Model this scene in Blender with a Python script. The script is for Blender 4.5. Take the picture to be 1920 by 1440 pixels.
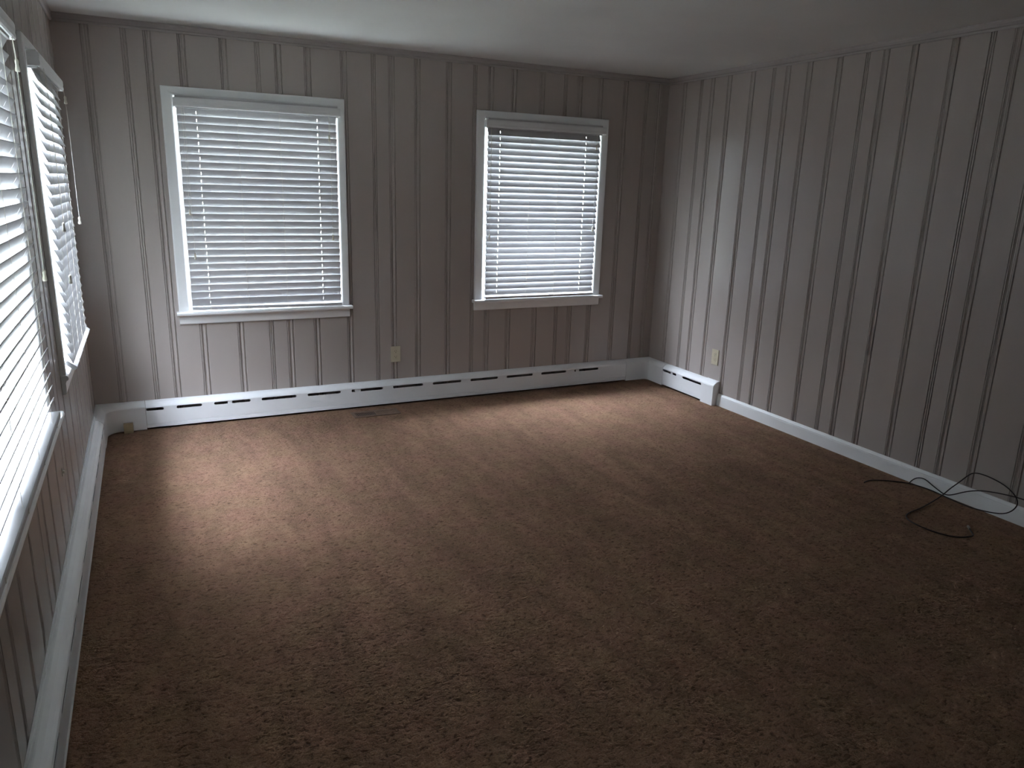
import bpy, bmesh, math, random
from mathutils import Vector, Matrix, Euler

random.seed(7)
for o in list(bpy.data.objects):
    bpy.data.objects.remove(o, do_unlink=True)
S = bpy.context.scene
COL = S.collection

# ------------------------------------------------------------------ camera
CAM = Vector((0.3496, -5.1691, 1.5865))
yaw, pitch, roll = -0.4605, -0.2593, 0.0303
Fv = Vector((-math.sin(yaw)*math.cos(pitch), math.cos(yaw)*math.cos(pitch), math.sin(pitch)))
Rv = Vector((math.cos(yaw), math.sin(yaw), 0))
Uv = Rv.cross(Fv)
R2 = Rv*math.cos(roll) + Uv*math.sin(roll)
U2 = -Rv*math.sin(roll) + Uv*math.cos(roll)
cd = bpy.data.cameras.new('camera')
cam = bpy.data.objects.new('camera', cd)
COL.objects.link(cam)
M = Matrix((R2, U2, -Fv)).transposed().to_4x4()
M.translation = CAM
cam.matrix_world = M
cd.sensor_fit = 'HORIZONTAL'
cd.sensor_width = 36.0
cd.lens = 1400.67/1920*36
cd.clip_start = 0.02
S.camera = cam

# ------------------------------------------------------------------ world: overcast sky
W = bpy.data.worlds.new('overcast_sky')
S.world = W
W.use_nodes = True
nt = W.node_tree
nt.nodes.clear()
out = nt.nodes.new('ShaderNodeOutputWorld')
bg = nt.nodes.new('ShaderNodeBackground')
tc = nt.nodes.new('ShaderNodeTexCoord')
sx = nt.nodes.new('ShaderNodeSeparateXYZ')
cr = nt.nodes.new('ShaderNodeValToRGB')
nt.links.new(tc.outputs['Generated'], sx.inputs[0])
nt.links.new(sx.outputs['Z'], cr.inputs[0])
nt.links.new(cr.outputs[0], bg.inputs['Color'])
nt.links.new(bg.outputs[0], out.inputs[0])
e = cr.color_ramp.elements
e[0].position = 0.0; e[0].color = (0.074, 0.077, 0.082, 1)
e[1].position = 1.0; e[1].color = (1.06, 1.11, 1.36, 1)
m_ = cr.color_ramp.elements.new(0.55); m_.color = (0.215, 0.225, 0.26, 1)
bg.inputs['Strength'].default_value = 110.0

S.view_settings.view_transform = 'Standard'
S.view_settings.look = 'None'
S.view_settings.gamma = 1.0
S.view_settings.use_curve_mapping = False
S.view_settings.exposure = 0.90
S.cycles.max_bounces = 12
S.cycles.diffuse_bounces = 8
S.cycles.transparent_max_bounces = 12
S.cycles.sample_clamp_indirect = 6.0

WX = 4.2336     # right wall
H = 2.44
YN = -6.4       # wall behind the camera
SK = 0.006      # slight skew of the left wall

def mapB(s, d, z): return Vector((s, -d, z))                 # back wall: s = x
def mapR(s, d, z): return Vector((WX - d, -s, z))            # right wall: s = -y
def mapL(s, d, z): return Vector((d + SK*s, s, z))           # left wall: s = y

# ------------------------------------------------------------------ materials
def mat(name, col, rough=0.5, spec=0.5, metal=0.0):
    m = bpy.data.materials.new(name); m.use_nodes = True
    b = m.node_tree.nodes['Principled BSDF']
    b.inputs['Base Color'].default_value = (*col, 1)
    b.inputs['Roughness'].default_value = rough
    b.inputs['Specular IOR Level'].default_value = spec
    b.inputs['Metallic'].default_value = metal
    return m, m.node_tree, b

def noisy(name, col, col2, scale, rough=0.5, spec=0.5, bump=0.0, bscale=200., detail=4., stretch=None, metal=0.0):
    m, t, b = mat(name, col, rough, spec, metal)
    c = t.nodes.new('ShaderNodeTexCoord')
    mp = t.nodes.new('ShaderNodeMapping')
    if stretch: mp.inputs['Scale'].default_value = stretch
    t.links.new(c.outputs['Object'], mp.inputs[0])
    n = t.nodes.new('ShaderNodeTexNoise'); n.inputs['Scale'].default_value = scale; n.inputs['Detail'].default_value = detail
    t.links.new(mp.outputs[0], n.inputs['Vector'])
    r = t.nodes.new('ShaderNodeValToRGB')
    r.color_ramp.elements[0].position = 0.35; r.color_ramp.elements[0].color = (*col, 1)
    r.color_ramp.elements[1].position = 0.65; r.color_ramp.elements[1].color = (*col2, 1)
    t.links.new(n.outputs[0], r.inputs[0]); t.links.new(r.outputs[0], b.inputs['Base Color'])
    if bump:
        n2 = t.nodes.new('ShaderNodeTexNoise'); n2.inputs['Scale'].default_value = bscale; n2.inputs['Detail'].default_value = 2
        t.links.new(mp.outputs[0], n2.inputs['Vector'])
        bp = t.nodes.new('ShaderNodeBump'); bp.inputs['Strength'].default_value = bump; bp.inputs['Distance'].default_value = 0.002
        t.links.new(n2.outputs[0], bp.inputs['Height']); t.links.new(bp.outputs[0], b.inputs['Normal'])
    return m

M_wall = noisy('taupe_paint_on_panelling', (0.375, 0.334, 0.310), (0.405, 0.362, 0.336), 1.6, rough=0.27, spec=0.5,
               bump=0.08, bscale=60., stretch=(1, 1, 0.25))
M_crown = noisy('taupe_paint_on_moulding', (0.34, 0.308, 0.297), (0.37, 0.335, 0.322), 3, rough=0.42, spec=0.4)
M_ceil = noisy('flat_white_ceiling_paint', (0.60, 0.60, 0.585), (0.66, 0.66, 0.645), 1.2, rough=0.9, spec=0.15, bump=0.15, bscale=120.)
M_trim = noisy('white_gloss_trim_paint', (0.80, 0.81, 0.81), (0.84, 0.85, 0.85), 5, rough=0.32, spec=0.5, bump=0.05, bscale=80)
M_heat = noisy('white_enamel_heater_cover', (0.78, 0.79, 0.795), (0.82, 0.83, 0.83), 4, rough=0.34, spec=0.5)
M_slat = noisy('white_faux_wood_slat', (0.46, 0.46, 0.47), (0.50, 0.50, 0.51), 9, rough=0.5, spec=0.35)
M_val = noisy('white_painted_valance', (0.72, 0.73, 0.735), (0.76, 0.77, 0.77), 6, rough=0.45)
M_sash = noisy('white_sash_paint', (0.68, 0.69, 0.68), (0.74, 0.75, 0.74), 8, rough=0.4)
M_cord = mat('pale_blind_cord', (0.66, 0.64, 0.58), 0.8, 0.2)[0]
M_tassel = noisy('ivory_plastic_tassel', (0.62, 0.60, 0.50), (0.68, 0.66, 0.57), 40, rough=0.35)
M_ivory = noisy('ivory_plastic', (0.50, 0.455, 0.34), (0.54, 0.49, 0.37), 30, rough=0.35)
M_dark = mat('dark_slot', (0.02, 0.018, 0.02), 0.7, 0.2)[0]
M_fin = noisy('shade_dark_heater_fins', (0.035, 0.03, 0.04), (0.06, 0.05, 0.06), 60, rough=0.7)  # near-black colour stands in for the shade inside the heater cover
M_wood = noisy('bare_pale_wood', (0.38, 0.29, 0.17), (0.47, 0.37, 0.23), 18, rough=0.7, stretch=(1, 1, 6))
M_vent = noisy('brown_painted_steel_register', (0.115, 0.070, 0.048), (0.15, 0.095, 0.066), 30, rough=0.6, spec=0.3)
M_black = mat('black_cable_jacket', (0.018, 0.012, 0.012), 0.55, 0.35)[0]
M_conn = mat('nickel_plated_connector', (0.75, 0.73, 0.70), 0.3, 0.5, 1.0)[0]
M_screw = mat('screw_metal', (0.55, 0.5, 0.4), 0.4, 0.5, 0.8)[0]
M_bounce_ground = noisy('bounce_ground_grass', (0.125, 0.130, 0.105), (0.180, 0.186, 0.155), 3, rough=0.9, spec=0.1)
M_side = noisy('pale_lap_siding', (0.5, 0.5, 0.48), (0.56, 0.56, 0.54), 2, rough=0.7)

# window glass: thin clear pane
M_glass = bpy.data.materials.new('clear_window_glass'); M_glass.use_nodes = True
t = M_glass.node_tree; t.nodes.clear()
o_ = t.nodes.new('ShaderNodeOutputMaterial'); mx = t.nodes.new('ShaderNodeMixShader')
tr = t.nodes.new('ShaderNodeBsdfTransparent'); tr.inputs[0].default_value = (0.93, 0.96, 0.95, 1)
gl = t.nodes.new('ShaderNodeBsdfGlossy'); gl.inputs['Roughness'].default_value = 0.02
lw = t.nodes.new('ShaderNodeLayerWeight'); lw.inputs[0].default_value = 0.5
pw = t.nodes.new('ShaderNodeMath'); pw.operation = 'POWER'; pw.inputs[1].default_value = 5.0
ad = t.nodes.new('ShaderNodeMath'); ad.operation = 'MULTIPLY_ADD'; ad.inputs[1].default_value = 0.96; ad.inputs[2].default_value = 0.04
t.links.new(lw.outputs['Facing'], pw.inputs[0]); t.links.new(pw.outputs[0], ad.inputs[0])
t.links.new(ad.outputs[0], mx.inputs[0]); t.links.new(tr.outputs[0], mx.inputs[1]); t.links.new(gl.outputs[0], mx.inputs[2])
t.links.new(mx.outputs[0], o_.inputs[0])

def carpet_material():
    m, t, b = mat('brown_shag_carpet', (0.24, 0.15, 0.10), 1.0, 0.05)
    L = t.links.new
    b.inputs['Sheen Weight'].default_value = 0.10
    b.inputs['Sheen Roughness'].default_value = 0.6
    b.inputs['Sheen Tint'].default_value = (0.85, 0.72, 0.64, 1)
    c = t.nodes.new('ShaderNodeTexCoord')
    def noise(scale, detail=3, rough=0.55, vec=None, dist=0.0):
        n = t.nodes.new('ShaderNodeTexNoise')
        n.inputs['Scale'].default_value = scale; n.inputs['Detail'].default_value = detail
        n.inputs['Roughness'].default_value = rough; n.inputs['Distortion'].default_value = dist
        L(vec or c.outputs['Object'], n.inputs['Vector']); return n
    def ramp(src, p0, p1, c0, c1):
        r = t.nodes.new('ShaderNodeValToRGB')
        r.color_ramp.elements[0].position = p0; r.color_ramp.elements[0].color = (*c0, 1)
        r.color_ramp.elements[1].position = p1; r.color_ramp.elements[1].color = (*c1, 1)
        L(src, r.inputs[0]); return r
    def mul(a, bb, fac=1.0):
        x = t.nodes.new('ShaderNodeMix'); x.data_type = 'RGBA'; x.blend_type = 'MULTIPLY'
        x.inputs[0].default_value = fac; L(a, x.inputs[6]); L(bb, x.inputs[7]); return x.outputs[2]
    # fine yarn colour
    yarn = noise(230, 3, 0.6)
    base = ramp(yarn.outputs[0], 0.32, 0.68, (0.150, 0.081, 0.046), (0.262, 0.153, 0.098))
    # shade in sparse tuft creases painted into the colour, longer across the room
    mp0 = t.nodes.new('ShaderNodeMapping'); mp0.inputs['Rotation'].default_value = (0, 0, 0.25); mp0.inputs['Scale'].default_value = (0.72, 1.0, 1)
    L(c.outputs['Object'], mp0.inputs[0])
    tuft = noise(72, 4, 0.62, mp0.outputs[0], 0.5)
    pit_shade = ramp(tuft.outputs[0], 0.33, 0.47, (0.42, 0.36, 0.31), (1.03, 1.03, 1.03))
    clump = noise(17, 3, 0.6, dist=0.4)
    cl = ramp(clump.outputs[0], 0.30, 0.66, (0.84, 0.82, 0.80), (1.08, 1.08, 1.08))
    hue = noise(6.5, 2, 0.5)
    hu = ramp(hue.outputs[0], 0.35, 0.65, (0.97, 1.02, 0.97), (1.03, 0.98, 1.03))
    # vacuum and foot tracks: broad patches and long brushed streaks in the pile
    mp = t.nodes.new('ShaderNodeMapping'); mp.inputs['Rotation'].default_value = (0, 0, 0.55); mp.inputs['Scale'].default_value = (3.2, 0.7, 1)
    L(c.outputs['Object'], mp.inputs[0])
    st = noise(2.2, 4, 0.6, mp.outputs[0], 0.7)
    s1 = ramp(st.outputs[0], 0.35, 0.70, (0.84, 0.84, 0.84), (1.15, 1.15, 1.16))
    pt = noise(1.3, 2, 0.5)
    s2 = ramp(pt.outputs[0], 0.3, 0.7, (0.90, 0.90, 0.90), (1.08, 1.08, 1.08))
    col = mul(mul(mul(mul(mul(base.outputs[0], pit_shade.outputs[0]), cl.outputs[0]), hu.outputs[0]), s1.outputs[0]), s2.outputs[0])
    L(col, b.inputs['Base Color'])
    h1 = t.nodes.new('ShaderNodeMath'); h1.operation = 'MULTIPLY_ADD'; h1.inputs[1].default_value = 0.8
    L(clump.outputs[0], h1.inputs[0]); L(tuft.outputs[0], h1.inputs[2])
    h2 = t.nodes.new('ShaderNodeMath'); h2.operation = 'MULTIPLY_ADD'; h2.inputs[1].default_value = 0.12
    L(yarn.outputs[0], h2.inputs[0]); L(h1.outputs[0], h2.inputs[2])
    bp = t.nodes.new('ShaderNodeBump'); bp.inputs['Strength'].default_value = 1.0; bp.inputs['Distance'].default_value = 0.020
    L(h2.outputs[0], bp.inputs['Height']); L(bp.outputs[0], b.inputs['Normal'])
    return m
M_carpet = carpet_material()

# ------------------------------------------------------------------ helpers
def obj(name, bm, m, parent=None, origin=None, smooth=False, recalc=True):
    """link a bmesh as ONE mesh object; verts are given in world space"""
    if recalc: bmesh.ops.recalc_face_normals(bm, faces=bm.faces)
    o0 = Vector(origin) if origin is not None else (parent['_o'] if parent is not None and '_o' in parent else None)
    base = Vector(o0) if o0 is not None else Vector((0, 0, 0))
    for v in bm.verts: v.co -= base
    me = bpy.data.meshes.new(name); bm.to_mesh(me); bm.free()
    me.materials.append(m)
    if smooth:
        for p in me.polygons: p.use_smooth = True
    o = bpy.data.objects.new(name, me); COL.objects.link(o)
    if parent is not None:
        o.parent = parent
        o['_o'] = list(base)
    else:
        o.location = base; o['_o'] = list(base)
    return o

def thing(name, loc, label=None, cat=None, group=None, kind=None):
    o = bpy.data.objects.new(name, None); COL.objects.link(o)
    o.location = loc; o['_o'] = list(loc); o.empty_display_size = 0.05
    return tag(o, label, cat, group, kind)

def tag(o, label=None, cat=None, group=None, kind=None):
    if label: o['label'] = label
    if cat: o['category'] = cat
    if group: o['group'] = group
    if kind: o['kind'] = kind
    return o

def box(bm, mp, s0, s1, d0, d1, z0, z1, bev=0.0):
    vs = [bm.verts.new(mp(s, d, z)) for s in (s0, s1) for d in (d0, d1) for z in (z0, z1)]
    idx = [(0, 1, 3, 2), (4, 6, 7, 5), (0, 4, 5, 1), (2, 3, 7, 6), (0, 2, 6, 4), (1, 5, 7, 3)]
    fs = [bm.faces.new([vs[i] for i in f]) for f in idx]
    if bev:
        es = list({ed for f in fs for ed in f.edges})
        bmesh.ops.bevel(bm, geom=es, offset=bev, segments=2, affect='EDGES', profile=0.6)

def grid_solid(bm, us, vs, mask, f, t):
    """solid plate of thickness t over the cells us x vs where mask(i,j); f(u,v,w) maps to the world"""
    V = {}
    def vert(i, j, k):
        if (i, j, k) not in V: V[(i, j, k)] = bm.verts.new(f(us[i], vs[j], t*k))
        return V[(i, j, k)]
    nu, nv = len(us)-1, len(vs)-1
    ok = lambda i, j: 0 <= i < nu and 0 <= j < nv and mask(i, j)
    for i in range(nu):
        for j in range(nv):
            if not ok(i, j): continue
            for k in (0, 1):
                bm.faces.new([vert(i, j, k), vert(i+1, j, k), vert(i+1, j+1, k), vert(i, j+1, k)])
            for (a, b_, ni, nj) in (((i, j), (i+1, j), i, j-1), ((i, j+1), (i+1, j+1), i, j+1),
                                    ((i, j), (i, j+1), i-1, j), ((i+1, j), (i+1, j+1), i+1, j)):
                if not ok(ni, nj):
                    bm.faces.new([vert(*a, 0), vert(*b_, 0), vert(*b_, 1), vert(*a, 1)])

def extrude_profile(bm, prof, path, closed=False, caps=True):
    """prof: list of (d,z); path: list of functions (d,z)->world"""
    rings = [[bm.verts.new(p(d, z)) for d, z in prof] for p in path]
    n = len(prof)
    for a, b_ in zip(rings[:-1], rings[1:]):
        for i in range(n if closed else n-1):
            j = (i+1) % n
            bm.faces.new([a[i], a[j], b_[j], b_[i]])
    if closed and caps:
        bm.faces.new(rings[0]); bm.faces.new(rings[-1])

def tube(pts, rad, name, m, parent=None, origin=(0, 0, 0), res=8, taper=None):
    """smooth tube through points as a mesh"""
    cu = bpy.data.curves.new(name, 'CURVE'); cu.dimensions = '3D'
    sp = cu.splines.new('NURBS'); sp.points.add(len(pts)-1)
    for i, p in enumerate(pts): sp.points[i].co = (*(Vector(p)-Vector(origin)), 1)
    sp.order_u = 3; sp.use_endpoint_u = True; sp.resolution_u = 6
    cu.bevel_depth = rad; cu.bevel_resolution = 3; cu.use_fill_caps = True
    tmp = bpy.data.objects.new(name, cu); COL.objects.link(tmp)
    dg = bpy.context.evaluated_depsgraph_get(); dg.update()
    me = bpy.data.meshes.new_from_object(tmp.evaluated_get(dg)); me.name = name
    bpy.data.objects.remove(tmp, do_unlink=True); bpy.data.curves.remove(cu)
    me.materials.clear(); me.materials.append(m)
    for p in me.polygons: p.use_smooth = True
    o = bpy.data.objects.new(name, me); COL.objects.link(o)
    if parent is not None: o.parent = parent
    else: o.location = origin
    return o

def lathe(bm, c, prof, n=16, axis=None):
    """prof (r,h) about z through c (or about the given axis matrix)"""
    R = axis or Matrix.Identity(3)
    rings = []
    for r, h in prof:
        rings.append([bm.verts.new(Vector(c) + R @ Vector((r*math.cos(2*math.pi*k/n), r*math.sin(2*math.pi*k/n), h))) for k in range(n)])
    for a, b_ in zip(rings[:-1], rings[1:]):
        for k in range(n):
            bm.faces.new([a[k], a[(k+1) % n], b_[(k+1) % n], b_[k]])
    bm.faces.new(rings[0]); bm.faces.new(rings[-1])

# ------------------------------------------------------------------ panelled walls
# machined joint profiles measured across the joint (facing the wall, left to right)
WIDE = [(0, 0), (.0008, .0012), (.0022, .0056), (.0036, .0008), (.0042, .0004), (.0090, .0006), (.0104, .0052), (.0118, .0010),
        (.0170, .0060), (.0235, .0070), (.0262, .0036), (.0300, .0004), (.0335, -.0004), (.0370, .0004), (.0392, .0066), (.0425, .0064),
        (.0440, .0006), (.047, 0)]
NARR = [(0, 0), (.0014, .0060), (.0042, .0060), (.0056, .0006), (.0090, -.0003), (.0125, .0006), (.0138, .0060), (.0166, .0060),
        (.0180, .0006), (.0215, -.0003), (.0250, .0006), (.0264, .0060), (.0294, .0060), (.031, 0)]
def joints(n0, lo, hi):
    """n0: s of one narrow joint centre; panel pattern repeats every 0.732 m"""
    L = []
    k = math.floor((lo-n0)/0.732)-1
    while n0+0.732*k < hi+1:
        b_ = n0+0.732*k
        L += [(b_, NARR, .031), (b_+.125, WIDE, .047), (b_+.306, WIDE, .047), (b_+.537, WIDE, .047)]
        k += 1
    return [(c-w/2, [(a, d*1.25) for a, d in p]) for c, p, w in L if lo+.01 < c-w/2 and c+w/2 < hi-.01]

def panel_wall(name, mp, lo, hi, n0, holes):
    bm = bmesh.new()
    pts = [(lo, 0.0), (hi, 0.0)]
    for s0, prof in joints(n0, lo, hi):
        pts += [(s0+a, dd) for a, dd in prof]
    def depth(s):
        for s0, prof in js:
            if s0 <= s <= s0+prof[-1][0]:
                for (a, da), (b_, db) in zip(prof[:-1], prof[1:]):
                    if a <= s-s0 <= b_: return da+(db-da)*(s-s0-a)/(b_-a)
        return 0.0
    js = joints(n0, lo, hi)
    for h in holes:
        for s in (h[0], h[1]): pts.append((s, depth(s)))
    pts = sorted(set((round(a, 5), round(b_, 5)) for a, b_ in pts))
    zs = sorted({0.0, H} | {z for h in holes for z in (h[2], h[3])})
    vs = {}
    def V(i, j):
        if (i, j) not in vs: vs[(i, j)] = bm.verts.new(mp(pts[i][0], -pts[i][1], zs[j]))
        return vs[(i, j)]
    for i in range(len(pts)-1):
        mid = (pts[i][0]+pts[i+1][0])/2
        for j in range(len(zs)-1):
            zm = (zs[j]+zs[j+1])/2
            if any(h[0] < mid < h[1] and h[2] < zm < h[3] for h in holes): continue
            bm.faces.new([V(i, j), V(i+1, j), V(i+1, j+1), V(i, j+1)])
    return tag(obj(name, bm, M_wall), kind='structure')

# window openings (s0, s1, z0, z1)
Z0, Z1 = 0.748, 2.047
OPB1 = (0.592, 1.566, Z0, Z1)
OPB2 = (2.634, 3.607, Z0, Z1)
OPL1 = (-1.505, -0.555, Z0, Z1)      # far left-wall window
OPL2 = (-3.99, -2.205, Z0, Z1)        # near left-wall window

panel_wall('wall_back', mapB, 0.0, WX, 0.358, [OPB1, OPB2])
panel_wall('wall_right', mapR, 0.0, -YN, 0.394, [])
panel_wall('wall_left', mapL, YN, 0.0, -0.401, [OPL1, OPL2])
bm = bmesh.new()
box(bm, mapB, -0.15, WX, -YN, -YN+0.1, 0, H)
tag(obj('wall_front', bm, M_wall), kind='structure')

# outer shell of the back and left walls (siding outside, so the reveals have depth)
def shell(mp, lo, hi, holes, depth, name, kind='structure'):
    bm = bmesh.new()
    us = sorted({lo, hi} | {s for h in holes for s in h[:2]})
    vs = sorted({-0.3, 2.75} | {z for h in holes for z in h[2:]})
    def ok(i, j):
        sm, zm = (us[i]+us[i+1])/2, (vs[j]+vs[j+1])/2
        return not any(h[0] < sm < h[1] and h[2] < zm < h[3] for h in holes)
    grid_solid(bm, us, vs, ok, lambda u, v, w: mp(u, -depth-w, v), 0.02)
    return tag(obj(name, bm, M_side), kind=kind)
shell(mapB, -0.17, WX+0.15, [OPB1, OPB2], 0.125, 'wall_exterior_back')
shell(mapL, YN-0.1, 0.14, [OPL1, OPL2], 0.125, 'wall_exterior_left')

# ceiling and floor
bm = bmesh.new(); box(bm, mapB, -0.17, WX+0.15, -0.14, -YN+0.1, H, H+0.05)
tag(obj('ceiling', bm, M_ceil), kind='structure')
bm = bmesh.new(); box(bm, mapB, -0.17, WX+0.1, -0.12, -YN+0.1, -0.05, 0.0)
tag(obj('floor', bm, M_carpet), kind='structure')
bm = bmesh.new(); box(bm, mapB, -30, 34, -30, 36, -0.55, -0.45)
tag(obj('bounce_ground', bm, M_bounce_ground), kind='structure')  # unseen ground outside, added to bounce sky light in through the blinds

# crown strips under the ceiling
CROWN = [(0, 2.394), (.006, 2.394), (.011, 2.398), (.013, 2.404), (.010, 2.410), (.010, 2.424), (.014, 2.430), (.014, H-.001), (0, H-.001)]
for k, (mp, a, b_) in enumerate(((mapB, 0.0, WX), (mapR, 0.0, -YN), (mapL, YN, 0.0))):
    bm = bmesh.new()
    extrude_profile(bm, CROWN, [lambda d, z, s=s, mp=mp: mp(s, d, z) for s in (a, b_)], closed=True)
    tag(obj('trim_%d' % (k+1), bm, M_crown), kind='structure')

# right baseboard
BASE = [(0, 0), (.015, 0), (.015, .070), (.0135, .074), (.0145, .078), (.010, .086), (.006, .0935), (0, .094)]
bm = bmesh.new()
extrude_profile(bm, BASE, [lambda d, z, s=s: mapR(s, d, z) for s in (0.917, -YN)], closed=True)
tag(obj('baseboard_right', bm, M_trim), kind='structure')

# ------------------------------------------------------------------ windows
def window(n, mp, op, cas_l=0.065, cas_r=0.055, sashes=1, horn=0.014, sd=0.0):
    s0, s1, z0, z1 = op
    c = mp((s0+s1)/2, 0, z0)
    root = thing('window_%d' % n, c, kind='structure')
    # casing: side boards and head board, rounded inner and outer edges
    def casing_prof(w):      # across the board from the opening outward
        return [(0, .0), (0, .010), (.004, .015), (.010, .018), (w-.008, .020), (w-.002, .0185), (w, .015), (w, 0)]
    zt = z1+0.053
    bm = bmesh.new()
    for side, w in ((-1, cas_l), (1, cas_r)):
        e_ = s0 if side < 0 else s1
        prof = casing_prof(w)
        # mitred top
        extrude_profile(bm, prof, [lambda a, d, e_=e_, side=side: mp(e_+side*a, d, z0),
                                   lambda a, d, e_=e_, side=side, w=w: mp(e_+side*a, d, z1+a*0.053/w)], closed=True)
    prof = casing_prof(0.053)
    extrude_profile(bm, prof, [lambda a, d: mp(s0-a*cas_l/0.053, d, z1+a), lambda a, d: mp(s1+a*cas_r/0.053, d, z1+a)], closed=True)
    obj('casing', bm, M_trim, root)
    # jamb lining
    bm = bmesh.new()
    for a, b_ in ((s0-.012, s0), (s1, s1+.012)):
        box(bm, mp, a, b_, -0.145, 0.0, z0-.02, z1+.012)
    box(bm, mp, s0, s1, -0.145, 0.0, z1, z1+.012)
    obj('jamb', bm, M_sash, root)
    # stool with rounded nose and horns, then apron
    bm = bmesh.new()
    a, b_ = s0-cas_l-horn, s1+cas_r+horn
    nose = [(0.0005, .726), (.050-sd, .726), (.055-sd, .729), (.057-sd, .737), (.055-sd, .745), (.050-sd, .748), (.0005, .748)]
    extrude_profile(bm, nose, [lambda d, z, s=s: mp(s, d, z) for s in (a, b_)], closed=True)
    box(bm, mp, s0, s1, -0.150, 0.0005, .726, .748)
    obj('stool', bm, M_trim, root)
    bm = bmesh.new()
    ap = [(0.0005, .666), (.012, .666), (.016, .672), (.017, .690), (.017, .715), (.020, .722), (.020, .7255), (.0005, .7255)]
    extrude_profile(bm, ap, [lambda d, z, s=s: mp(s, d, z) for s in (s0-cas_l, s1+cas_r)], closed=True)
    obj('apron', bm, M_trim, root)
    # double hung sashes
    zm = 1.385
    wdt = (s1-s0)/sashes
    for k in range(sashes):
        a, b_ = s0+wdt*k, s0+wdt*(k+1)
        if k:
            bm = bmesh.new(); box(bm, mp, a-.035, a+.035, -0.14, -0.045, z0, z1); obj('mullion', bm, M_sash, root)
        if sashes > 1:
            a += .035 if k else 0; b_ -= 0 if k == sashes-1 else .035
        for nm, d, za, zb in (('lower_sash', -0.085, z0, zm+.018), ('upper_sash', -0.120, zm-.018, z1)):
            bm = bmesh.new(); r = .042
            box(bm, mp, a, a+r, d-.030, d, za, zb); box(bm, mp, b_-r, b_, d-.030, d, za, zb)
            lo = .055 if nm == 'lower_sash' else .036
            hi = .036 if nm == 'lower_sash' else .05
            box(bm, mp, a+r, b_-r, d-.030, d, za, za+lo); box(bm, mp, a+r, b_-r, d-.030, d, zb-hi, zb)
            sh = obj(nm, bm, M_sash, root)
            bm = bmesh.new(); box(bm, mp, a+r-.004, b_-r+.004, d-.017, d-.014, za+lo-.004, zb-hi+.004)
            g = obj('glass', bm, M_glass, sh)
    return root

window(1, mapB, OPB1)
window(2, mapB, OPB2, 0.066, 0.066)
window(3, mapL, OPL1, 0.065, 0.065, horn=0.004, sd=0.027)
window(4, mapL, OPL2, 0.065, 0.065, sashes=2)

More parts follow.
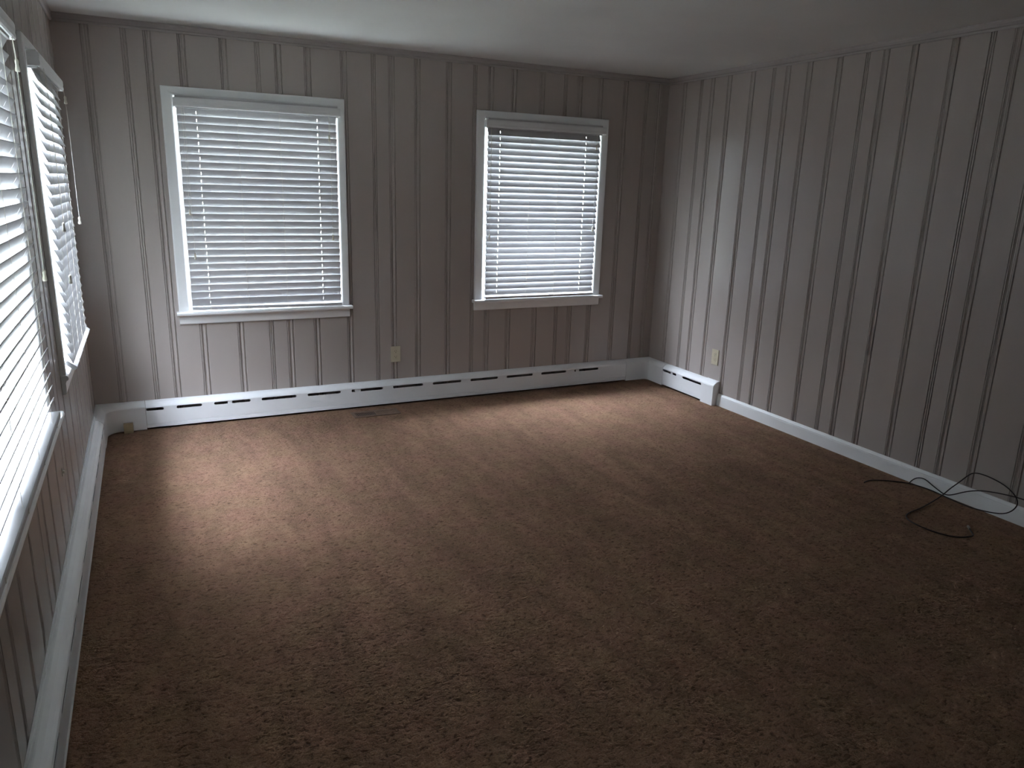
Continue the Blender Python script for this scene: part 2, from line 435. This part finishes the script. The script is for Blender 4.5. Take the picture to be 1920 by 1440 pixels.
# ------------------------------------------------------------------ venetian blinds
def blind(mp, s0, s1, vs0, vs1, tilt, holes, inner, cords, label, dc=0.028, ztop=1.957, zlast=0.806, rail=(0.765, 0.765), n=27, rail_tilt=0.0):
    """tilt > 0: room-side edge up, in degrees from flat. cords: (s, z of the tassel)"""
    c = mp((s0+s1)/2, dc, rail[0])
    root = thing('window_blind', c, label, 'blind', 'white slatted window blinds')
    # valance: moulded front with returns
    bm = bmesh.new()
    vp = [(.0545, 1.984), (.0600, 1.984), (.0640, 1.989), (.0645, 1.997), (.0630, 2.006), (.0645, 2.016), (.0645, 2.029), (.0620, 2.036), (.0545, 2.036)]
    extrude_profile(bm, vp, [lambda d, z, s=s: mp(s, d, z) for s in (vs0, vs1)], closed=True)
    for a, b_ in ((vs0, vs0+.006), (vs1-.006, vs1)):
        box(bm, mp, a, b_, .0215, .0545, 1.984, 2.036)
    obj('valance', bm, M_val, root)
    bm = bmesh.new()
    box(bm, mp, s0-.006, s1+.006, .002, .050, 1.979, 2.0480)
    obj('headrail', bm, M_slat, root)
    # slats with route holes
    bm = bmesh.new()
    us = [s0, s1]
    for h in holes: us += [h-.0021, h+.0021]
    us = sorted(us)
    wv = [-.025, -.0235, -.0085, .0085, .0235, .025]
    hole_i = {i for i in range(len(us)-1) if any(abs((us[i]+us[i+1])/2-h) < 1e-4 for h in holes)}
    for k in range(n):
        z = ztop + (zlast-ztop)*k/(n-1)
        th = math.radians(tilt + random.uniform(-1.2, 1.2))
        off = random.uniform(-.0012, .0012)
        ct, st = math.cos(th), math.sin(th)
        def f(u, v, w, z=z, ct=ct, st=st, off=off):
            # v across the slat, + toward the room; w thickness; edges eased
            e_ = 0.0006 if abs(v) > .0245 else 0.0
            ww = (w-.0014) * (0.55 if e_ else 1.0)
            return mp(u+off, dc + v*ct - ww*st, z + v*st + ww*ct)
        grid_solid(bm, us, wv, lambda i, j: not (i in hole_i and j == 2), f, .0028)
    obj('slats', bm, M_slat, root)
    # bottom rail
    bm = bmesh.new()
    r0, r1 = rail
    ra = math.radians(rail_tilt); rc, rs = math.cos(ra), math.sin(ra)
    def rp(d, z, s): return mp(s, dc+d*rc-z*rs, z*rc+d*rs + (r0 if s < (s0+s1)/2 else r1))
    pr = [(-.025, -.008), (-.023, -.010), (.023, -.010), (.025, -.008), (.025, .006), (.022, .009), (-.022, .009), (-.025, .006)]
    extrude_profile(bm, pr, [lambda d, z, s=s: rp(d, z, s) for s in (s0, s1)], closed=True)
    br = obj('bottom_rail', bm, M_slat, root)
    # plastic plugs under the rail's front
    # ladder cords front and back at each support
    bm = bmesh.new()
    hw = .0255
    for h in list(holes)+list(inner):
        for sg in (-1, 1):
            th = math.radians(tilt)
            dd = dc + sg*hw*math.cos(th) + sg*.0008
            box(bm, mp, h-.0008, h+.0008, dd-.0006, dd+.0006, min(r0, r1), 1.982)
        box(bm, mp, h-.0025, h+.0025, dc+.0248, dc+.0262, r0-.009, r0+.006)
    obj('ladder_cord', bm, M_cord, root)
    # control cords with tassels, hanging in front of the slats
    for (s, zt) in cords:
        dd = dc+.034
        o_ = tube([mp(s, dd-.004, 1.985), mp(s, dd, 1.93), mp(s+.001, dd, (1.93+zt)/2), mp(s, dd, zt+.02)], .0010, 'pull_cord', M_cord, root, c)
        bm = bmesh.new()
        lathe(bm, mp(s, dd, zt-.016), [(.0052, 0), (.0072, .002), (.0076, .006), (.0060, .014), (.0048, .022), (.0058, .029), (.0050, .034), (.0025, .038)], 14)
        tb = obj('tassel', bm, M_tassel, root, smooth=True)
    return root

blind(mapB, 0.607, 1.560, 0.590, 1.582, 72, [0.716, 1.438], [0.948, 1.200],
      [(0.634, 1.368), (0.645, 1.098), (1.505, 1.845), (1.509, 1.212)],
      'closed white slatted blind, left window of the back wall, its bottom rail slightly crooked', rail=(0.770, 0.763))
blind(mapB, 2.646, 3.593, 2.620, 3.626, -68.5, [2.745, 3.468], [2.990, 3.230],
      [(2.662, 1.425), (2.660, 1.213), (3.545, 1.882), (3.548, 1.272)],
      'closed white slatted blind in the right window of the back wall, nearest the corner', rail=(0.764, 0.764))
blind(mapL, -1.493, -0.570, -1.540, -0.510, -67.5, [-1.385, -0.680], [-1.15, -0.915],
      [(-1.465, 1.36), (-1.457, 1.14), (-0.575, 1.935), (-0.565, 1.34)],
      'white slatted blind in the left wall window nearer the far corner', dc=0.037, rail=(0.774, 0.774), rail_tilt=-40)
blind(mapL, -3.975, -2.225, -4.02, -2.180, 60, [-3.84, -2.36], [-3.46, -3.09, -2.73],
      [(-2.245, 1.90), (-2.252, 1.25)],
      'brightly lit white slatted blind in the near left wall window, cut by the photo edge', dc=0.030, rail=(0.764, 0.764))

# ------------------------------------------------------------------ baseboard heaters
HP = [(.0006, .183), (.0075, .183), (.0085, .1775), (.0125, .1765), (.0140, .1815), (.0200, .1805), (.0340, .1745), (.0460, .1655), (.0545, .156), (.0575, .149)]
LOW = [(.0575, .041), (.0560, .0398), (.0560, .0385), (.0575, .0373), (.0575, .0345), (.0560, .0333), (.0560, .0320), (.0578, .0305), (.0578, .015), (.0530, .012), (.0500, .012)]
def cover(parent, mp, a, b_, slots, name='front_cover', grow=0.0):
    """sheet-metal cover from s=a to s=b with slot cut-outs (s0,s1) at z .127-.145"""
    c = parent['_o']
    bm = bmesh.new()
    extrude_profile(bm, [(d+grow, z+grow*.5) for d, z in HP], [lambda d, z, s=s: mp(s, d, z) for s in (a, b_)])
    extrude_profile(bm, [(d+grow, z) for d, z in LOW], [lambda d, z, s=s: mp(s, d, z) for s in (a, b_)])
    # front face z .041 - .149 with rounded slots
    zt, zb, zs0, zs1 = .149, .041, .1265, .1452
    r = (zs1-zs0)/2; zc = (zs0+zs1)/2
    def V(s, z): return bm.verts.new(mp(s, .0575+grow, z))
    def quad(s0, z0, s1, z1):
        if s1-s0 > 1e-6: bm.faces.new([V(s0, z0), V(s1, z0), V(s1, z1), V(s0, z1)])
    quad(a, zb, b_, zs0-.001); quad(a, zs1+.001, b_, zt)
    cur = a
    za, zd = zs0-.001, zs1+.001
    for s0, s1 in slots:
        quad(cur, za, s0-.001, zd)
        # ring around the slot
        N = 6
        inner = [(s0+r+r*math.cos(math.pi/2+math.pi*k/N), zc+r*math.sin(math.pi/2+math.pi*k/N)) for k in range(N+1)] + \
                [(s1-r+r*math.cos(-math.pi/2+math.pi*k/N), zc+r*math.sin(-math.pi/2+math.pi*k/N)) for k in range(N+1)]
        def outp(s, z, s0=s0, s1=s1):
            if s < s0+r: 
                x = s0-.001; return (x, zd if z > zc+r*.7 else (za if z < zc-r*.7 else z))
            if s > s1-r:
                x = s1+.001; return (x, zd if z > zc+r*.7 else (za if z < zc-r*.7 else z))
            return (s, zd if z > zc else za)
        outer = [outp(*p) for p in inner]
        iv = [V(*p) for p in inner]; ov = [V(*p) for p in outer]
        ib = [bm.verts.new(mp(p[0], .0545+grow, p[1])) for p in inner]
        m_ = len(iv)
        for k in range(m_):
            j = (k+1) % m_
            pts = [iv[k], iv[j], ov[j], ov[k]]
            bm.faces.new(pts)
            bm.faces.new([iv[k], iv[j], ib[j], ib[k]])
        cur = s1+.001
    quad(cur, za, b_, zd)
    bmesh.ops.remove_doubles(bm, verts=bm.verts, dist=1e-5)
    o_ = obj(name, bm, M_heat, parent, recalc=False)
    return o_

def solid_cover(parent, pathfs, name, grow=.0008, foot=0.005, m=None):
    prof = [(d+grow, z+grow*.6) for d, z in HP] + [(.0575+grow, .04), (.0575+grow, foot), (.0006, foot)]
    bm = bmesh.new()
    extrude_profile(bm, prof, pathfs, closed=True)
    return obj(name, bm, m or M_heat, parent)

def insides(parent, mp, a, b_, brackets):
    bm = bmesh.new()
    box(bm, mp, a, b_, .006, .046, .035, .112)
    # fins on the tube
    s = a+.02
    while s < b_-.02:
        box(bm, mp, s, s+.0008, .004, .049, .030, .118); s += .012
    obj('heating_element', bm, M_fin, parent)
    for (x0, x1) in brackets:
        bm = bmesh.new(); box(bm, mp, x0, x1, .0505, .0532, .100, .147)
        obj('bracket', bm, M_heat, parent)

# corner radius path
def inside_corner(cx, sx, R, a0, a1, n=10):
    """cover sections round an inside corner: sharp at the wall, rounded (radius R) at the front face"""
    fs = []
    for k in range(n+1):
        a = a0+(a1-a0)*k/n
        ca, sa = math.cos(a), math.sin(a)
        def f(d, z, ca=ca, sa=sa):
            rr = R*min(1, d/.0575)
            return Vector((cx+sx*(d+rr)+rr*ca, -(d+rr)+rr*sa, z))
        fs.append(f)
    return fs
def arc_left(): return inside_corner(0.0, 1, .080, math.pi, math.pi/2)
def arc_right(): return inside_corner(WX, -1, .040, math.pi/2, 0.0)

P = 0.3075
# back wall heater with both inside-corner covers
hb = thing('baseboard_heater', (2.1, -.03, 0), 'long white slotted baseboard heater along the back wall under the two windows', 'baseboard heater', 'white baseboard heaters')
slotsB = [(.2840, .388), (.462, .616), (.690, .921)] + [(1.299+P*k-.3075, 1.299+P*k-.3075+.232) for k in range(0, 9)]
slotsB = slotsB[:3] + [(s, min(e_, 3.934)) for s, e_ in slotsB[3:]]
cover(hb, mapB, .2822, 3.9635, slotsB)
insides(hb, mapB, .30, 3.95, [(.776, .803), (1.632, 1.676), (3.470, 3.500)])
# left inside corner
fsL = [lambda d, z: mapL(-.345, d, z)] + arc_left() + [lambda d, z: mapB(.2800, d, z)]
solid_cover(hb, fsL, 'corner_cover')
fsR = [lambda d, z: mapB(3.965, d, z)] + arc_right() + [lambda d, z: mapR(.281, d, z)]
co = solid_cover(hb, fsR, 'corner_cover')

hr = thing('baseboard_heater', mapR(.6, .03, 0), 'short white slotted baseboard heater on the right wall, ending in a square cap', 'baseboard heater', 'white baseboard heaters')
cover(hr, mapR, .2835, .790, [(.286, .462), (.541, .771)])
insides(hr, mapR, .30, .78, [(.384, .409)])
bm = bmesh.new()
ep = [(0.0006, 0), (.0605, 0), (.0605, .148), (.057, .158), (.048, .1685), (.034, .178), (.018, .185), (.010, .1865), (0.0006, .1865)]
extrude_profile(bm, ep, [lambda d, z, s=s: mapR(s, d, z) for s in (.778, .914)], closed=True)
obj('end_cap', bm, M_heat, hr)

hl = thing('baseboard_heater', mapL(-3.2, .03, 0), 'long white baseboard heater running along the left wall toward the viewer', 'baseboard heater', 'white baseboard heaters')
ls, s = [], -.37
while s > -6.1:
    ls.append((s-.232, s)); s -= P
cover(hl, mapL, YN+.02, -.344, list(reversed(ls)))
insides(hl, mapL, YN+.05, -.37, [(-1.2, -1.16), (-2.45, -2.41), (-3.7, -3.66)])

# ------------------------------------------------------------------ outlets
def outlet(mp, s, zc, label):
    root = thing('wall_outlet', mp(s, 0, zc), label, 'outlet', 'ivory wall outlets')
    bm = bmesh.new(); box(bm, mp, s-.037, s+.037, .0006, .0062, zc-.059, zc+.059, .0022)
    pl_ = obj('cover_plate', bm, M_ivory, root)
    for dz in (-.0195, .0195):
        bm = bmesh.new(); z = zc+dz
        # rounded receptacle face
        pr = []
        for k in range(20):
            a = 2*math.pi*k/20
            x = max(-.0165, min(.0165, .0185*math.cos(a))); y = max(-.0140, min(.0140, .0172*math.sin(a)))
            pr.append((x, y))
        v0 = [bm.verts.new(mp(s+x, .005, z+y)) for x, y in pr]; v1 = [bm.verts.new(mp(s+x, .0078, z+y)) for x, y in pr]
        bm.faces.new(v0); bm.faces.new(v1)
        for k in range(20): bm.faces.new([v0[k], v0[(k+1) % 20], v1[(k+1) % 20], v1[k]])
        rc = obj('receptacle', bm, M_ivory, root)
        bm = bmesh.new()
        box(bm, mp, s-.0075, s-.0055, .0070, .0081, z-.001, z+.008); box(bm, mp, s+.0050, s+.0070, .0070, .0081, z-.000, z+.007)
        box(bm, mp, s-.0022, s+.0022, .0070, .0081, z-.0095, z-.005)
        obj('slots', bm, M_dark, rc)
    bm = bmesh.new(); box(bm, mp, s-.0030, s+.0030, .0055, .0072, zc-.0030, zc+.0030, .0008)
    obj('screw', bm, M_screw, root)
outlet(mapB, 1.953, .370, 'ivory wall outlet on the back wall between the two windows')
outlet(mapR, .837, .362, 'ivory wall outlet on the right wall above the short heater end')

# ------------------------------------------------------------------ floor register in the carpet
vr = thing('floor_register', (1.737, -.215, 0), 'brown metal floor register set in the carpet in front of the back heater', 'vent')
mpV = lambda s, d, z: Vector((s, -d, z))
bm = bmesh.new()
fx0, fx1, fd0, fd1 = 1.572, 1.902, .150, .282
us = [fx0, fx0+.022, fx1-.022, fx1]; vs_ = [fd0, fd0+.028, fd1-.024, fd1]
grid_solid(bm, us, vs_, lambda i, j: not (i == 1 and j == 1), lambda u, v, w: mpV(u, v, .0006+w), .005)
obj('frame', bm, M_vent, vr)
bm = bmesh.new()
x0, x1 = fx0+.022, fx1-.022
nb = 24
for k in range(nb):
    xx = x0 + (x1-x0)*(k+.5)/nb
    lean = .0055 if k < nb/2 else -.0035
    vsx = [mpV(xx-.0022, fd0+.028, .0052), mpV(xx+.0022, fd0+.028, .0052), mpV(xx+.0022, fd1-.024, .0052), mpV(xx-.0022, fd1-.024, .0052)]
    top = [bm.verts.new(v) for v in vsx]
    bot = [bm.verts.new(v+Vector((lean, 0, -.0042))) for v in vsx]
    bm.faces.new(top); bm.faces.new(bot)
    for a in range(4): bm.faces.new([top[a], top[(a+1) % 4], bot[(a+1) % 4], bot[a]])
box(bm, mpV, (x0+x1)/2-.003, (x0+x1)/2+.003, fd0+.028, fd1-.024, .0012, .0055)
obj('louvres', bm, M_vent, vr)
bm = bmesh.new(); box(bm, mpV, x0, x1, fd0+.028, fd1-.024, .0004, .0009)
obj('duct_shade_sheet', bm, M_dark, vr)  # flat dark sheet below the louvres, painted as the shade in the duct

# ------------------------------------------------------------------ small wooden block at the corner
bm = bmesh.new(); box(bm, mpV, .148, .202, .0640, .092, .0005, .063, .0015)
tag(obj('wood_block', bm, M_wood, origin=(.175, -.078, 0)), 'small pale wooden block standing against the heater in the left back corner', 'block')

# small white fitting on the left wall
hk = thing('wall_hook', mapL(-1.92, 0, .44), 'tiny off-white fitting on the left wall panelling below the near window', 'hook')
bm = bmesh.new(); box(bm, mapL, -1.926, -1.914, .0006, .004, .425, .457, .001)
obj('base_plate', bm, M_tassel, hk)
bm = bmesh.new(); box(bm, mapL, -1.924, -1.916, .0035, .010, .436, .446, .001)
obj('prong', bm, M_tassel, hk)

# ------------------------------------------------------------------ cables
A_floor = [(3.936, -3.112, .006), (3.890, -3.160, .006), (3.872, -3.181, .005), (3.830, -3.178, .004), (3.778, -3.159, .004), (3.739, -3.108, .004), (3.721, -3.041, .004),
           (3.722, -2.956, .004), (3.748, -2.898, .004), (3.816, -2.868, .004), (3.933, -2.857, .005), (4.080, -2.825, .010)]
A_loop = [(4.165, -2.810, .020), (4.186, -2.829, .062), (4.192, -2.866, .111), (4.198, -2.901, .162), (4.200, -2.928, .192), (4.200, -2.980, .201), (4.198, -3.059, .194),
          (4.196, -3.118, .178), (4.194, -3.159, .151), (4.192, -3.175, .129), (4.190, -3.177, .103), (4.190, -3.156, .065), (4.190, -3.116, .035), (4.190, -3.047, .018), (4.188, -2.985, .009)]
A_tail = [(4.188, -2.926, .005), (4.196, -2.849, .004), (4.200, -2.791, .006), (4.205, -2.726, .008), (4.203, -2.653, .006), (4.190, -2.588, .004), (4.143, -2.543, .004),
          (4.090, -2.505, .004), (4.029, -2.473, .004), (3.975, -2.474, .004), (3.948, -2.486, .004)]
ca = thing('coaxial_cable', (3.936, -3.112, 0), 'thin black cable looped on the carpet by the right baseboard, silver connector at one end', 'cable')
tube(A_floor+A_loop+A_tail, .0030, 'jacket', M_black, ca, (3.936, -3.112, 0))
bm = bmesh.new()
dirv = Vector((3.936-3.890, -3.112+3.160, 0)).normalized()
Rm = Vector((0, 0, 1)).rotation_difference(dirv).to_matrix()
lathe(bm, Vector((3.925, -3.123, .0075)), [(.004, 0), (.0055, .002), (.0055, .012), (.0068, .013), (.0068, .024), (.0050, .025), (.0050, .030), (.001, .031)], 6, Rm)
obj('connector', bm, M_conn, ca)
B_ = [(4.195, -2.590, .005), (4.200, -2.599, .026), (4.203, -2.626, .050), (4.204, -2.668, .060), (4.202, -2.720, .039), (4.200, -2.759, .027), (4.196, -2.802, .016),
      (4.198, -2.840, .028), (4.204, -2.910, .078), (4.206, -2.990, .114), (4.206, -3.091, .134), (4.206, -3.198, .147), (4.204, -3.300, .135), (4.19, -3.45, .06), (4.18, -3.62, .006), (4.17, -3.9, .005)]
tag(tube(B_, .0030, 'black_cable', M_black, None, (4.195, -2.59, 0)), 'thin black cable arching over the right baseboard and running out of frame', 'cable')

# light portals at the window openings guide sky sampling only
def portal(mp, op, name):
    l = bpy.data.lights.new(name, 'AREA'); l.shape = 'RECTANGLE'
    l.size = op[1]-op[0]; l.size_y = op[3]-op[2]; l.cycles.is_portal = True
    o = bpy.data.objects.new(name, l); COL.objects.link(o)
    c = mp((op[0]+op[1])/2, -0.155, (op[2]+op[3])/2)
    inw = mp(0, 1, 0)-mp(0, 0, 0)
    o.matrix_world = Matrix.Translation(c) @ (Vector((0, 0, -1)).rotation_difference(inw)).to_matrix().to_4x4() if False else \
        Matrix.Translation(c) @ inw.to_track_quat('-Z', 'Y').to_matrix().to_4x4()
for mp, op, nm in ((mapB, OPB1, 'sky_portal'), (mapB, OPB2, 'sky_portal'), (mapL, OPL1, 'sky_portal'), (mapL, OPL2, 'sky_portal')):
    portal(mp, op, nm)

for o in bpy.data.objects:
    if '_o' in o: del o['_o']
